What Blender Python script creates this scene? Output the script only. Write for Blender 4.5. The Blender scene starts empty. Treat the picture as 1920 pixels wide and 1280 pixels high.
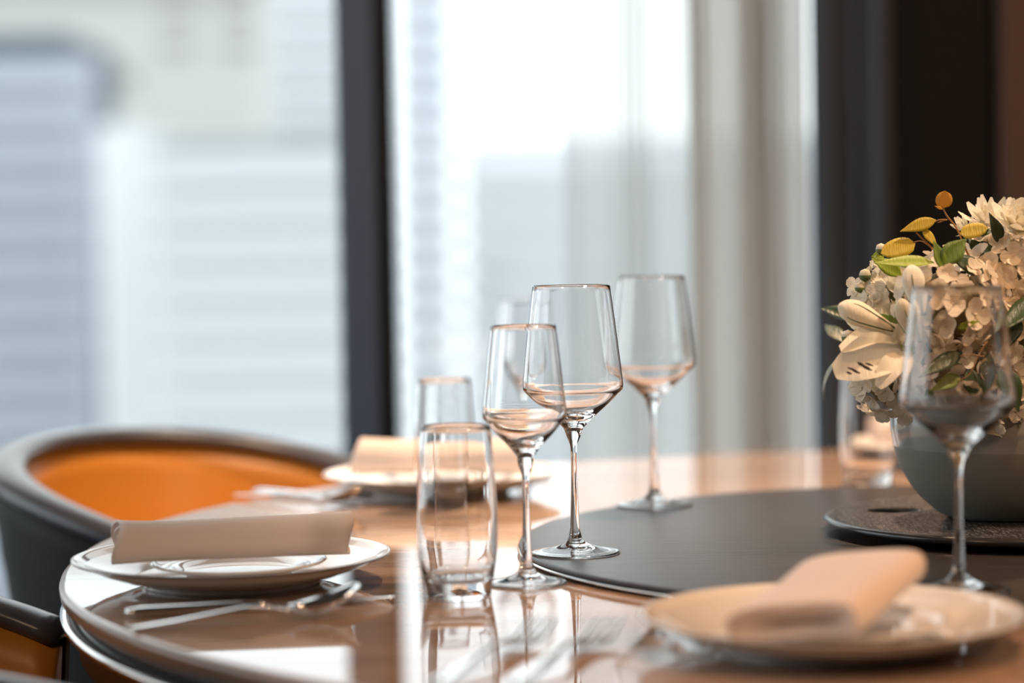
import bpy, bmesh, math, random
from math import pi, sin, cos, radians as rad
from mathutils import Vector, Matrix, Euler
random.seed(7)
scn = bpy.context.scene
COL = scn.collection

# ---------------------------------------------------------------- camera
CAM_Z = 1.052
TT = 0.750                       # table top height
SUS = 0.760                      # turntable top height
FPX = 4373.0
PITCH = math.atan(203 / FPX)
ROLL = rad(1.0)
cam_d = bpy.data.cameras.new('camera')
cam = bpy.data.objects.new('camera', cam_d); COL.objects.link(cam)
cam_d.sensor_width = 36; cam_d.lens = FPX * 36 / 1920
cam.matrix_world = (Matrix.Translation((0, 0, CAM_Z)) @ Matrix.Rotation(pi/2 - PITCH, 4, 'X')
                    @ Matrix.Rotation(-ROLL, 4, 'Z'))
cam_d.clip_start = .05; cam_d.clip_end = 500
cam_d.dof.use_dof = True
cam_d.dof.focus_distance = 2.125
cam_d.dof.aperture_fstop = 2.05
scn.camera = cam

# ---------------------------------------------------------------- world, lights, exposure
w = bpy.data.worlds.new('overcast'); scn.world = w; w.use_nodes = True
nt = w.node_tree; nt.nodes.clear()
wo = nt.nodes.new('ShaderNodeOutputWorld'); bg = nt.nodes.new('ShaderNodeBackground')
bg.inputs[0].default_value = (.90, .96, 1.0, 1); bg.inputs[1].default_value = 2.1
nt.links.new(bg.outputs[0], wo.inputs[0])

def area(name, loc, target, size, power, color):
    d = bpy.data.lights.new(name, 'AREA'); d.shape = 'DISK'; d.size = size; d.energy = power; d.color = color
    o = bpy.data.objects.new(name, d); COL.objects.link(o); o.location = loc
    o.rotation_euler = (Vector(target) - Vector(loc)).to_track_quat('-Z', 'Y').to_euler()
    return o
def spot(name, loc, target, power, color, ang=50, blend=.6, r=.03):
    d = bpy.data.lights.new(name, 'SPOT'); d.energy = power; d.color = color
    d.spot_size = rad(ang); d.spot_blend = blend; d.shadow_soft_size = r
    o = bpy.data.objects.new(name, d); COL.objects.link(o); o.location = loc
    o.rotation_euler = (Vector(target) - Vector(loc)).to_track_quat('-Z', 'Y').to_euler()
    return o
WARM = (1.0, .66, .42)
spot('downlight_back', (.45, 3.1, 2.7), (.38, 2.85, .75), 300, WARM, 58, .8, .04)
spot('downlight_front', (.75, 1.35, 2.7), (.45, 1.62, .75), 90, (1.0, .53, .26), 42, .8, .04)
spot('downlight_chair', (-.30, 2.5, 2.7), (-.42, 3.05, .7), 130, WARM, 28, .9, .04)
spot('downlight_flowers', (1.25, 1.75, 2.7), (.47, 2.2, 1.0), 130, (1.0, .74, .52), 30, .8, .04)
area('room_lamp', (1.6, .4, 2.3), (.1, 2.2, .75), .35, 14, WARM)
area('room_lamp_left', (-1.0, .2, 2.3), (-.2, 2.2, .75), .35, 6, WARM)

scn.view_settings.view_transform = 'Standard'; scn.view_settings.look = 'None'
scn.view_settings.gamma = 1; scn.view_settings.use_curve_mapping = False
scn.view_settings.exposure = 0.3
scn.cycles.max_bounces = 16; scn.cycles.transmission_bounces = 14; scn.cycles.transparent_max_bounces = 16
scn.cycles.glossy_bounces = 8; scn.cycles.diffuse_bounces = 4
scn.cycles.use_denoising = True
scn.cycles.sample_clamp_indirect = 8

# ---------------------------------------------------------------- helpers
def at(x, y, D):
    """point of the room seen at photo position (x, y) at distance D along the view's ground direction"""
    u = x - 960; v = 640 - y; c, s = cos(ROLL), sin(ROLL)
    u, v = c*u + s*v, -s*u + c*v
    c, s = cos(PITCH), sin(PITCH)
    d = Vector((u/FPX, c + s*v/FPX, -s + c*v/FPX))
    return d * (D / d.y) + Vector((0, 0, CAM_Z))
def ground(x, y, z):
    p = at(x, y, 1.0) - Vector((0, 0, CAM_Z))
    t = (z - CAM_Z) / p.z
    return Vector((p.x*t, p.y*t, z))

def mesh(name, V, F, mat=None, parent=None, smooth=True, mats=None, fm=None):
    me = bpy.data.meshes.new(name); me.from_pydata([tuple(v) for v in V], [], F)
    bm = bmesh.new(); bm.from_mesh(me); bmesh.ops.recalc_face_normals(bm, faces=bm.faces); bm.to_mesh(me); bm.free()
    if mats:
        for m in mats: me.materials.append(m)
        for p, i in zip(me.polygons, fm): p.material_index = i
    elif mat: me.materials.append(mat)
    if smooth:
        for p in me.polygons: p.use_smooth = True
    return link(name, me, parent)
def link(name, me, parent=None):
    o = bpy.data.objects.new(name, me); COL.objects.link(o)
    if parent: o.parent = parent
    return o
def empty(name, loc, rz=0):
    o = bpy.data.objects.new(name, None); COL.objects.link(o); o.location = loc; o.rotation_euler = (0, 0, rz)
    o.empty_display_size = .02
    return o
def tag(o, label=None, cat=None, group=None, kind=None):
    if label: o['label'] = label
    if cat: o['category'] = cat
    if group: o['group'] = group
    if kind: o['kind'] = kind
    return o
def copy_tree(o, parent=None):
    c = o.copy(); COL.objects.link(c)
    if parent: c.parent = parent
    for ch in list(o.children): copy_tree(ch, c)
    return c
def lathe(prof, n=64, closed=False, c=(0, 0, 0)):
    """prof: list of (r, z); r==0 gives a pole"""
    V, F, rings = [], [], []
    for r, z in prof:
        if r < 1e-7:
            rings.append([len(V)]); V.append((c[0], c[1], c[2]+z))
        else:
            rings.append(list(range(len(V), len(V)+n)))
            V += [(c[0]+r*cos(2*pi*i/n), c[1]+r*sin(2*pi*i/n), c[2]+z) for i in range(n)]
    pairs = list(zip(rings, rings[1:]))
    if closed: pairs.append((rings[-1], rings[0]))
    for a, b in pairs:
        if len(a) == 1 and len(b) == 1: continue
        for i in range(n):
            j = (i+1) % n
            if len(a) == 1: F.append((a[0], b[j], b[i]))
            elif len(b) == 1: F.append((a[i], a[j], b[0]))
            else: F.append((a[i], a[j], b[j], b[i]))
    return V, F
def smoothp(pts, k=6):
    """Catmull-Rom through 2-D/3-D points"""
    P = [Vector(p) for p in pts]; P = [2*P[0]-P[1]] + P + [2*P[-1]-P[-2]]
    out = []
    for i in range(1, len(P)-2):
        for j in range(k):
            t = j/k
            out.append(.5*((2*P[i]) + (P[i+1]-P[i-1])*t + (2*P[i-1]-5*P[i]+4*P[i+1]-P[i+2])*t*t + (3*P[i]-P[i-1]-3*P[i+1]+P[i+2])*t**3))
    out.append(P[-2])
    return out
def box(x0, x1, y0, y1, z0, z1, bev=0):
    bm = bmesh.new()
    bmesh.ops.create_cube(bm, size=1)
    for v in bm.verts:
        v.co = ((x0+x1)/2 + v.co.x*(x1-x0), (y0+y1)/2 + v.co.y*(y1-y0), (z0+z1)/2 + v.co.z*(z1-z0))
    if bev: bmesh.ops.bevel(bm, geom=bm.edges[:], offset=bev, segments=2, affect='EDGES', profile=.5)
    V = [v.co.copy() for v in bm.verts]; bm.verts.index_update(); F = [[v.index for v in f.verts] for f in bm.faces]
    bm.free(); return V, F
def join(parts):
    V, F = [], []
    for v, f in parts:
        n = len(V); V += list(v); F += [[i+n for i in q] for q in f]
    return V, F
def tube(path, rad_, n=8, flat=1.0, up=Vector((0, 0, 1))):
    """swept tube; rad_ scalar or list; flat scales along 'up' side"""
    P = [Vector(p) for p in path]; V, F = [], []
    R = rad_ if isinstance(rad_, (list, tuple)) else [rad_]*len(P)
    for i, p in enumerate(P):
        t = (P[min(i+1, len(P)-1)] - P[max(i-1, 0)]).normalized()
        s = t.cross(up)
        if s.length < 1e-4: s = t.cross(Vector((1, 0, 0)))
        s.normalize(); u = s.cross(t)
        for k in range(n):
            a = 2*pi*k/n
            V.append(p + s*R[i]*cos(a) + u*R[i]*flat*sin(a))
    for i in range(len(P)-1):
        for k in range(n):
            F.append((i*n+k, i*n+(k+1) % n, (i+1)*n+(k+1) % n, (i+1)*n+k))
    F.append(list(range(n))); F.append([(len(P)-1)*n+k for k in range(n)])
    return V, F
def grid_solid(fn, nu, nv, th):
    """fn(u,v)->(point, normal); closed solid of thickness th(u,v)"""
    V, F = [], []
    for s in (0, 1):
        for i in range(nu+1):
            for j in range(nv+1):
                p, nn = fn(i/nu, j/nv)
                V.append(p + nn*(th*s))
    N = (nu+1)*(nv+1); idx = lambda s, i, j: s*N + i*(nv+1) + j
    for i in range(nu):
        for j in range(nv):
            F.append((idx(0, i, j), idx(0, i+1, j), idx(0, i+1, j+1), idx(0, i, j+1)))
            F.append((idx(1, i, j), idx(1, i, j+1), idx(1, i+1, j+1), idx(1, i+1, j)))
    for i in range(nu):
        for j in (0, nv): F.append((idx(0, i, j), idx(0, i+1, j), idx(1, i+1, j), idx(1, i, j)))
    for j in range(nv):
        for i in (0, nu): F.append((idx(0, i, j), idx(0, i, j+1), idx(1, i, j+1), idx(1, i, j)))
    return V, F

# ---------------------------------------------------------------- materials
def mat(name, col, rough=.5, metal=0, ior=1.5, coat=0, sheen=0, bump=None, vary=None, sss=0, spec=None):
    m = bpy.data.materials.new(name); m.use_nodes = True
    n = m.node_tree.nodes; L = m.node_tree.links; b = n['Principled BSDF']
    b.inputs['Base Color'].default_value = (*col, 1); b.inputs['Roughness'].default_value = rough
    b.inputs['Metallic'].default_value = metal; b.inputs['IOR'].default_value = ior
    b.inputs['Coat Weight'].default_value = coat; b.inputs['Sheen Weight'].default_value = sheen
    if spec is not None: b.inputs['Specular IOR Level'].default_value = spec
    if sss:
        b.inputs['Subsurface Weight'].default_value = sss; b.inputs['Subsurface Scale'].default_value = .004
    tc = n.new('ShaderNodeTexCoord')
    if bump or vary:
        mp = n.new('ShaderNodeMapping'); L.new(tc.outputs['Object'], mp.inputs[0])
    if bump:                                    # (scale xyz, strength, distance)
        mp.inputs['Scale'].default_value = bump[0]
        nz = n.new('ShaderNodeTexNoise'); nz.inputs['Scale'].default_value = 1; nz.inputs['Detail'].default_value = 6
        L.new(mp.outputs[0], nz.inputs[0])
        bp = n.new('ShaderNodeBump'); bp.inputs['Strength'].default_value = bump[1]; bp.inputs['Distance'].default_value = bump[2]
        L.new(nz.outputs[0], bp.inputs['Height']); L.new(bp.outputs[0], b.inputs['Normal'])
    if vary:                                    # (scale xyz, second colour)
        mq = n.new('ShaderNodeMapping'); mq.inputs['Scale'].default_value = vary[0]; L.new(tc.outputs['Object'], mq.inputs[0])
        nz = n.new('ShaderNodeTexNoise'); nz.inputs['Scale'].default_value = 1; nz.inputs['Detail'].default_value = 5
        L.new(mq.outputs[0], nz.inputs[0])
        cr = n.new('ShaderNodeValToRGB'); cr.color_ramp.elements[0].position = .35; cr.color_ramp.elements[1].position = .68
        cr.color_ramp.elements[0].color = (*col, 1); cr.color_ramp.elements[1].color = (*vary[1], 1)
        L.new(nz.outputs[0], cr.inputs[0]); L.new(cr.outputs[0], b.inputs['Base Color'])
    return m
def glass(name, tint=(1, 1, 1), ior=1.5):
    m = bpy.data.materials.new(name); m.use_nodes = True; n = m.node_tree.nodes; n.clear()
    o = n.new('ShaderNodeOutputMaterial'); g = n.new('ShaderNodeBsdfGlass')
    g.inputs['Color'].default_value = (*tint, 1); g.inputs['IOR'].default_value = ior; g.inputs['Roughness'].default_value = 0
    m.node_tree.links.new(g.outputs[0], o.inputs[0]); return m
def petal_mat(name, c1, c2, tr=.35, rough=.6, grad=None):
    """thin plant tissue: diffuse + translucent, each object a little different"""
    m = bpy.data.materials.new(name); m.use_nodes = True; n = m.node_tree.nodes; L = m.node_tree.links
    b = n['Principled BSDF']; out = n['Material Output']
    oi = n.new('ShaderNodeObjectInfo'); mx = n.new('ShaderNodeMix'); mx.data_type = 'RGBA'
    mx.inputs[6].default_value = (*c1, 1); mx.inputs[7].default_value = (*c2, 1)
    L.new(oi.outputs['Random'], mx.inputs[0])
    b.inputs['Roughness'].default_value = rough
    tl = n.new('ShaderNodeBsdfTranslucent'); ms = n.new('ShaderNodeMixShader'); ms.inputs[0].default_value = tr
    L.new(mx.outputs[2], b.inputs['Base Color']); L.new(mx.outputs[2], tl.inputs[0])
    tc = n.new('ShaderNodeTexCoord'); mp = n.new('ShaderNodeMapping'); mp.inputs['Scale'].default_value = (900, 60, 60)
    nz = n.new('ShaderNodeTexNoise'); nz.inputs['Scale'].default_value = 1
    bp = n.new('ShaderNodeBump'); bp.inputs['Strength'].default_value = .7; bp.inputs['Distance'].default_value = .0015
    L.new(tc.outputs['Object'], mp.inputs[0]); L.new(mp.outputs[0], nz.inputs[0]); L.new(nz.outputs[0], bp.inputs['Height'])
    L.new(bp.outputs[0], b.inputs['Normal'])
    L.new(b.outputs[0], ms.inputs[1]); L.new(tl.outputs[0], ms.inputs[2]); L.new(ms.outputs[0], out.inputs[0])
    return m
def thin_mat(name, diff, transl, trans, col):
    m = bpy.data.materials.new(name); m.use_nodes = True; n = m.node_tree.nodes; L = m.node_tree.links; n.clear()
    o = n.new('ShaderNodeOutputMaterial'); d = n.new('ShaderNodeBsdfDiffuse'); t = n.new('ShaderNodeBsdfTranslucent')
    r = n.new('ShaderNodeBsdfTransparent')
    d.inputs[0].default_value = t.inputs[0].default_value = (*col, 1)
    m1 = n.new('ShaderNodeMixShader'); m1.inputs[0].default_value = transl/(diff+transl)
    m2 = n.new('ShaderNodeMixShader'); m2.inputs[0].default_value = trans
    L.new(d.outputs[0], m1.inputs[1]); L.new(t.outputs[0], m1.inputs[2]); L.new(m1.outputs[0], m2.inputs[1])
    L.new(r.outputs[0], m2.inputs[2]); L.new(m2.outputs[0], o.inputs[0]); return m
def pane_mat():
    m = bpy.data.materials.new('window_glass'); m.use_nodes = True; n = m.node_tree.nodes; L = m.node_tree.links; n.clear()
    o = n.new('ShaderNodeOutputMaterial'); r = n.new('ShaderNodeBsdfTransparent'); g = n.new('ShaderNodeBsdfGlossy')
    r.inputs[0].default_value = (.97, .985, .98, 1); g.inputs['Roughness'].default_value = 0
    f = n.new('ShaderNodeFresnel'); f.inputs[0].default_value = 1.45; ms = n.new('ShaderNodeMixShader')
    L.new(f.outputs[0], ms.inputs[0]); L.new(r.outputs[0], ms.inputs[1]); L.new(g.outputs[0], ms.inputs[2]); L.new(ms.outputs[0], o.inputs[0])
    return m

M = {}
M['wood'] = mat('lacquered_oak', (.47, .335, .25), .03, ior=1.75, bump=((3, 90, 20), .04, .0006), vary=((2.2, 34, 10), (.29, .205, .155)))
M['edge'] = mat('table_edge', (.30, .20, .14), .25, vary=((6, 6, 90), (.2, .13, .09)))
M['black'] = mat('black_lacquer', (.012, .012, .013), .35)
M['chrome'] = mat('polished_steel', (.75, .74, .72), .12, 1)
M['steel'] = mat('cutlery_steel', (.82, .80, .78), .07, 1)
M['susan'] = mat('black_oak', (.018, .015, .015), .36, spec=.32, bump=((30, 260, 60), .5, .0006), vary=((12, 120, 20), (.035, .031, .030)))
M['tray'] = mat('black_carved_wood', (.016, .015, .016), .24, bump=((260, 520, 300), 1.0, .005), vary=((650, 90, 300), (.19, .185, .18)))
cr = [n for n in M['tray'].node_tree.nodes if n.type == 'VALTORGB'][0]
cr.color_ramp.elements[0].position = .52; cr.color_ramp.elements[1].position = .70  # pale flecks in the colour paint glints on the scratchy, fibrous top
M['trayrim'] = mat('black_satin_rim', (.02, .02, .022), .22)
M['china'] = mat('white_porcelain', (.80, .79, .78), .06, ior=1.55)
M['chinarim'] = mat('grey_rim_line', (.09, .08, .08), .15)
M['vase_top'] = mat('glazed_ceramic', (.30, .30, .28), .05, ior=1.55)
M['vase_low'] = mat('matt_ceramic', (.20, .20, .175), .55, bump=((300, 300, 300), .1, .0005))
M['linen'] = mat('napkin_linen', (.80, .70, .65), .85, sheen=.2, bump=((900, 900, 900), .25, .0006))
M['leather'] = mat('orange_leather', (.62, .25, .03), .42, bump=((220, 220, 220), .12, .001))
M['shell'] = mat('black_satin_shell', (.007, .008, .008), .6, spec=.18)
M['rim'] = mat('charcoal_leather_rim', (.07, .077, .095), .3)
M['frame'] = mat('grey_anodised_frame', (.14, .185, .27), .45)
M['dark_strip'] = mat('black_strip', (.006, .006, .006), .6)
M['pane'] = pane_mat()
M['sheer'] = thin_mat('sheer_voile', .30, .70, .40, (.86, .86, .84))
M['sheer2'] = thin_mat('white_curtain', .32, .68, .08, (.80, .775, .725))
M['drape'] = mat('slate_drape', (.10, .14, .20), .8, sheen=.3)
M['blackwall'] = mat('black_panel', (.006, .006, .007), .7)
M['brown'] = mat('brown_panel', (.20, .115, .08), .6, vary=((4, 4, .7), (.15, .085, .06)))
M['floor'] = mat('dark_floor', (.05, .043, .038), .5, vary=((3, 20, 1), (.035, .03, .027)))
M['wall'] = mat('taupe_wall', (.10, .075, .058), .8)
M['ceil'] = mat('dark_ceiling', (.09, .075, .065), .8)
M['glass'] = glass('crystal', (1, 1, 1), 1.5)

# ---------------------------------------------------------------- setting
WY = 3.92                        # window plane
WX0, WX1 = -2.6, .60
def struct(name, VF, m, parent=None, smooth=False, kind=True):
    o = mesh(name, VF[0], VF[1], m, parent, smooth)
    if kind and not parent: o['kind'] = 'structure'
    return o
struct('floor', box(-2.6, 2.6, -2.0, WY+.1, -.05, 0), M['floor'])
struct('ceiling', box(-2.6, 2.6, -2.0, WY+.1, 2.85, 2.9), M['ceil'])
struct('wall_left', box(-2.7, -2.6, -2.0, 1.0, 0, 2.85), M['wall'])
struct('wall_right', box(2.6, 2.7, -2.0, WY+.1, 0, 2.85), M['wall'])
struct('wall_front', box(-2.6, 2.6, -2.1, -2.0, 0, 2.85), M['wall'])
struct('wall_back', box(WX1, 2.6, WY-.04, WY+.1, 0, 2.85), M['blackwall'])
bp = struct('trim_1', box(at(1884, 300, WY-.1).x, 2.6, WY-.10, WY-.045, 0, 2.85, .004), M['brown'])

def window(name, x0, x1):
    e = empty(name, ((x0+x1)/2, WY, 0)); e['kind'] = 'structure'
    cx = (x0+x1)/2
    def part(n, b, m):
        V, F = b; o = mesh(n, [Vector(v)-Vector((cx, WY, 0)) for v in V], F, m, e, False); return o
    part('pane', box(x0, x1, WY+.01, WY+.02, .06, 2.79), M['pane'])
    part('sill', box(x0, x1, WY-.03, WY+.05, 0, .06, .003), M['frame'])
    part('head', box(x0, x1, WY-.03, WY+.05, 2.79, 2.85, .003), M['frame'])
mx0, mx1 = at(634, 400, WY-.06).x, at(737, 400, WY-.06).x
xs = [WX0, -1.55, mx0+.03]
window('window_1', -2.6, -1.50)
wl = empty('window_4', (-2.65, 2.0, 0)); wl['kind'] = 'structure'
for n, b, m in [('pane', box(.04, .05, -.95, 1.9, .06, 2.79), M['pane']), ('sill', box(0, .08, -1.0, 1.9, 0, .06), M['frame']),
                ('head', box(0, .08, -1.0, 1.9, 2.79, 2.85), M['frame']), ('jamb', box(0, .08, -1.0, -.955, .0605, 2.7895), M['frame'])]:
    mesh(n, b[0], b[1], m, wl, False)
window('window_2', -1.50, mx0)
window('window_3', mx1, WX1)
mu = empty('trim_2', ((mx0+mx1)/2, WY-.06, 0)); mu['kind'] = 'structure'
c0 = Vector(((mx0+mx1)/2, WY-.06, 0))
split = mx0 + (mx1-mx0)*.72
for n, b, m in [('mullion', box(mx0, split, WY-.06, WY+.06, 0, 2.85, .006), M['frame']),
                ('dark_strip', box(split+.0005, mx1, WY-.03, WY+.05, 0, 2.85, .002), M['dark_strip'])]:  # black strip set back in the gap beside the mullion
    V, F = b; mesh(n, [Vector(v)-c0 for v in V], F, m, mu, False)
struct('trim_3', box(-1.53, -1.47, WY-.06, WY-.032, 0, 2.85, .004), M['frame'])

def curtain(name, x0, x1, y, folds, amp, m, label, z0=.02, z1=2.84, th=.0012, ph=0, cat='curtain', flare=0):
    nu = int(folds*14); V, F = [], []
    nz_ = 8
    rnd = random.Random(int(abs(x0)*1000)+3)
    offs = [rnd.uniform(-.35, .35) for _ in range(int(folds)+3)]
    pts = []
    for i in range(nu+1):
        u = i/nu; k = u*folds
        a = 2*pi*(k + .35*sin(2*pi*u*1.7+ph)) + ph
        pts.append((x0 + (x1-x0)*u + amp*.35*sin(2*a), y + amp*(sin(a) + .25*sin(2.3*a+offs[int(k)]))*(.8+.4*rnd.random()*.2)))
    for s in (0, 1):
        for i, (px, py) in enumerate(pts):
            for j in range(nz_+1):
                v = j/nz_
                V.append((px + flare*(1-v)*(px-(x0+x1)/2), py + s*th, z0 + (z1-z0)*v))
    N = (nu+1)*(nz_+1); idx = lambda s, i, j: s*N+i*(nz_+1)+j
    for i in range(nu):
        for j in range(nz_):
            F.append((idx(0, i, j), idx(0, i+1, j), idx(0, i+1, j+1), idx(0, i, j+1)))
    V = V[:N]
    o = mesh(name, V, F, m)
    tag(o, label, cat); return o
CY = WY-.16
curtain('sheer_curtain', at(1062, 400, CY).x, at(1306, 400, CY).x, CY, 3.0, .018, M['sheer'],
        'thin see-through white voile curtain hanging over the right part of the window', ph=.6)
curtain('white_curtain', at(1296, 400, CY-.075).x, at(1516, 400, CY-.075).x, CY-.075, 4.6, .028, M['sheer2'],
        'off-white gathered curtain in deep soft folds between the voile and the dark drape')
curtain('dark_drape', at(1528, 400, CY-.02).x, at(1672, 400, CY-.02).x, CY-.02, 3.3, .022, M['drape'],
        'dark slate blue floor-length drape beside the white curtain', cat='curtain', ph=1)

# ---------------------------------------------------------------- outside
def bmat(name, c, c2=None): return mat(name, c, .8)
OUT = {'blue': bmat('bluegrey_cladding', (.095, .118, .14)), 'bluel': bmat('bluegrey_light', (.345, .37, .41)),
       'grey': bmat('grey_facade', (.42, .435, .45)), 'greyd': bmat('grey_facade_band', (.28, .30, .31)),
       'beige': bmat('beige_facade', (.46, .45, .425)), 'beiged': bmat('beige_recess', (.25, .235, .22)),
       'white': bmat('white_render', (.55, .56, .57)), 'pale': bmat('pale_facade', (.60, .63, .665)), 'paled': bmat('pale_band', (.45, .49, .53)),
       'win': mat('far_glazing', (.30, .36, .42), .2)}
def bx3(px0, px1, py0, py1, D, dep, ref):
    a, b = at(px0, py0, D), at(px1, py1, D)
    V, F = box(min(a.x, b.x), max(a.x, b.x), D, D+dep, min(a.z, b.z), max(a.z, b.z))
    return [v - ref for v in V], F
def building(name, label, D, px0, px1, top, m_wall, m_band, bands, bw, spots=(), m_spot=None):
    c = at((px0+px1)/2, 900, D); ref = Vector((c.x, D, -30))
    e = empty(name, ref); tag(e, label, 'building', 'buildings across the street')
    bot = 1900
    mesh('wall', *bx3(px0, px1, top, bot, D, 7, ref), m_wall, e, False)
    for y in bands:
        mesh('cladding_band', *bx3(px0, px1, y-bw/2, y+bw/2, D-.55, .53, ref), m_band, e, False)
    for (x0, x1, y0, y1) in spots:
        f = mesh('window', *bx3(x0, x1, y0, y1, D-.12, .115, ref), m_spot or OUT['win'], e, False)
    return e
building('apartment_building', 'blue-grey office block with stacked horizontal louvre bands at far left', 56, -900, 172, 76,
         OUT['blue'], OUT['bluel'], [150+72*k for k in range(16)], 34)
building('apartment_building', 'tall narrow white tower between the blue-grey block and the grey block', 47, 180, 292, 235,
         OUT['white'], OUT['white'], [], 10)
building('apartment_building', 'mid grey block with faint floor bands left of the dark window post', 39, 290, 700, 262,
         OUT['greyd'], OUT['grey'], [318+72*k for k in range(14)], 52,
         [(x, x+30, 436+72*k, 452+72*k) for k in range(6) for x in (300, 372)])
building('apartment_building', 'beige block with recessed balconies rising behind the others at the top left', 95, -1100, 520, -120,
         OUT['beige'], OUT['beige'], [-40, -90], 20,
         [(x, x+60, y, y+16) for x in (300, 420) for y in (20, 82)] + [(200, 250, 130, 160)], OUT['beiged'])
building('apartment_building', 'pale white block with thin floor bands just right of the dark window post', 72, 740, 868, -140,
         OUT['white'], OUT['pale'], [-110+54*k for k in range(24)], 22,
         [(800, 838, 14+54*k, 34+54*k) for k in range(4)], OUT['paled'])
building('apartment_building', 'low pale blue-white block seen through the wine glasses', 110, 868, 1700, 262,
         OUT['pale'], OUT['white'], [330+70*k for k in range(12)], 30, [(900, 960, 510, 600)], OUT['win'])
building('apartment_building', 'bright distant tower rising beside the beige block, left of the window post', 120, 505, 690, -60,
         OUT['white'], OUT['pale'], [-20+60*k for k in range(10)], 14)
struct('street', box(-160, 160, 12, 220, -30.2, -30), mat('street_asphalt', (.30, .31, .32), .9))
bpy.data.objects['street']['kind'] = 'structure'

# ---------------------------------------------------------------- dining table
TC = Vector((.496, 2.240, 0)); TR = .920
tb = empty('dining_table', (TC.x, TC.y, 0))
tag(tb, 'large round dining table with a mirror-gloss wooden top and dark metal-trimmed edge', 'table')
mesh('tabletop', *lathe([(0, TT), (TR-.006, TT), (TR-.0035, TT-.0008), (TR-.001, TT-.003), (TR, TT-.006), (TR-.001, TT-.014), (TR-.006, TT-.018), (0, TT-.018)], 192), M['wood'], tb)
for p in tb.children[0].data.polygons:
    pass
me = tb.children[0].data; me.materials.append(M['edge'])
for p in me.polygons:
    c = p.center
    if math.hypot(c.x, c.y) > TR-.0045: p.material_index = 1
    if abs(p.normal.z) > .999: p.use_smooth = False
mesh('recess_band', *lathe([(.2, TT-.018), (TR-.014, TT-.018), (TR-.014, TT-.028), (.2, TT-.028)], 160), M['black'], tb)
mesh('metal_ring', *lathe([(TR-.012, TT-.028), (TR-.003, TT-.028), (TR, TT-.030), (TR, TT-.033), (TR-.003, TT-.035), (TR-.012, TT-.035)], 192, True), M['chrome'], tb)
mesh('apron', *lathe([(0, TT-.028), (TR-.0125, TT-.028), (TR-.0125, TT-.036), (TR-.016, TT-.065), (TR-.10, TT-.08), (0, TT-.08)], 160), M['black'], tb)
mesh('pedestal', *lathe([(0, 0), (.36, 0), (.36, .02), (.30, .035), (.17, .07), (.14, .30), (.17, .60), (.22, TT-.08), (0, TT-.08)], 64), M['black'], tb)

# turntable
SC = Vector((.435, 2.195, TT)); SR = .432
ls = empty('turntable', SC); tag(ls, 'large round black lazy susan with a thin pale edge in the middle of the table', 'lazy susan')
mesh('turntable_top', *lathe([(0, .0100), (SR-.004, .0100), (SR-.0015, .0094), (SR, .0080), (SR, .0062), (SR-.003, .0050), (0, .0050)], 192), M['susan'], ls)
mesh('metal_edge', *lathe([(SR-.006, .0049), (SR+.001, .0049), (SR+.0015, .0038), (SR+.0005, .0026), (SR-.006, .0026)], 192, True), M['chrome'], ls)
mesh('bearing_plate', *lathe([(0, 0), (SR-.02, 0), (SR-.02, .0048), (0, .0048)], 96), M['black'], ls)
me = ls.children[0].data
for p in me.polygons:
    if abs(p.normal.z) > .999: p.use_smooth = False

# serving tray with a grip slot
def tray():
    c = Vector((.485, 2.225, SUS)); e = empty('serving_tray', c)
    tag(e, 'round black carved board with a grip slot, under the flower bowl', 'tray')
    R_ = .188
    slot_c = Vector((.370-.485, 2.27-2.225)); sl_a, sl_b = .026, .021
    # top disc with an elliptical hole: radial strips around the hole blended into the rim circle
    n = 128; V, F = [], []
    rings = []
    K = 14
    def ringz(f, z):
        out = []
        for i in range(n):
            a = 2*pi*i/n
            inner = slot_c + Vector((sl_a*cos(a), sl_b*sin(a)))
            # ray from slot centre to rim circle
            d = Vector((cos(a), sin(a))); bq = slot_c.dot(d); cq = slot_c.dot(slot_c) - (R_-.006)**2
            t = -bq + math.sqrt(bq*bq-cq); outer = slot_c + d*t
            p = inner.lerp(outer, f); out.append((p.x, p.y, z))
        return out
    seq = [ringz(0, .0045)] + [ringz(k/K, .0150) for k in range(K+1)]
    for k, (dr, z) in enumerate([(.0035, .0142), (0, .0115), (.004, .0075), (.018, .0045)]):
        out = []
        base = ringz(1, z)
        for x, y, zz in base:
            q = Vector((x, y)).normalized()*(R_-dr); out.append((q.x, q.y, z))
        seq.append(out)
    seq.append(ringz(.5, .0045)); 
    for s in seq:
        rings.append(list(range(len(V), len(V)+n))); V += s
    prs = list(zip(rings, rings[1:])) + [(rings[-1], rings[0])]
    for a, b in prs:
        for i in range(n): F.append((a[i], a[(i+1) % n], b[(i+1) % n], b[i]))
    o = mesh('tray_board', V, F, None, e, True, [M['tray'], M['trayrim'], M['black']], [2]*n + [0]*(n*K) + [1]*(len(F)-n*(K+1)))
    for k in range(4):
        a = pi/4 + k*pi/2
        mesh('foot', *lathe([(0, .0002), (.012, .0002), (.012, .0045), (0, .0045)], 20, c=(.13*cos(a), .13*sin(a), 0)), M['black'], e)
tray()

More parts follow.
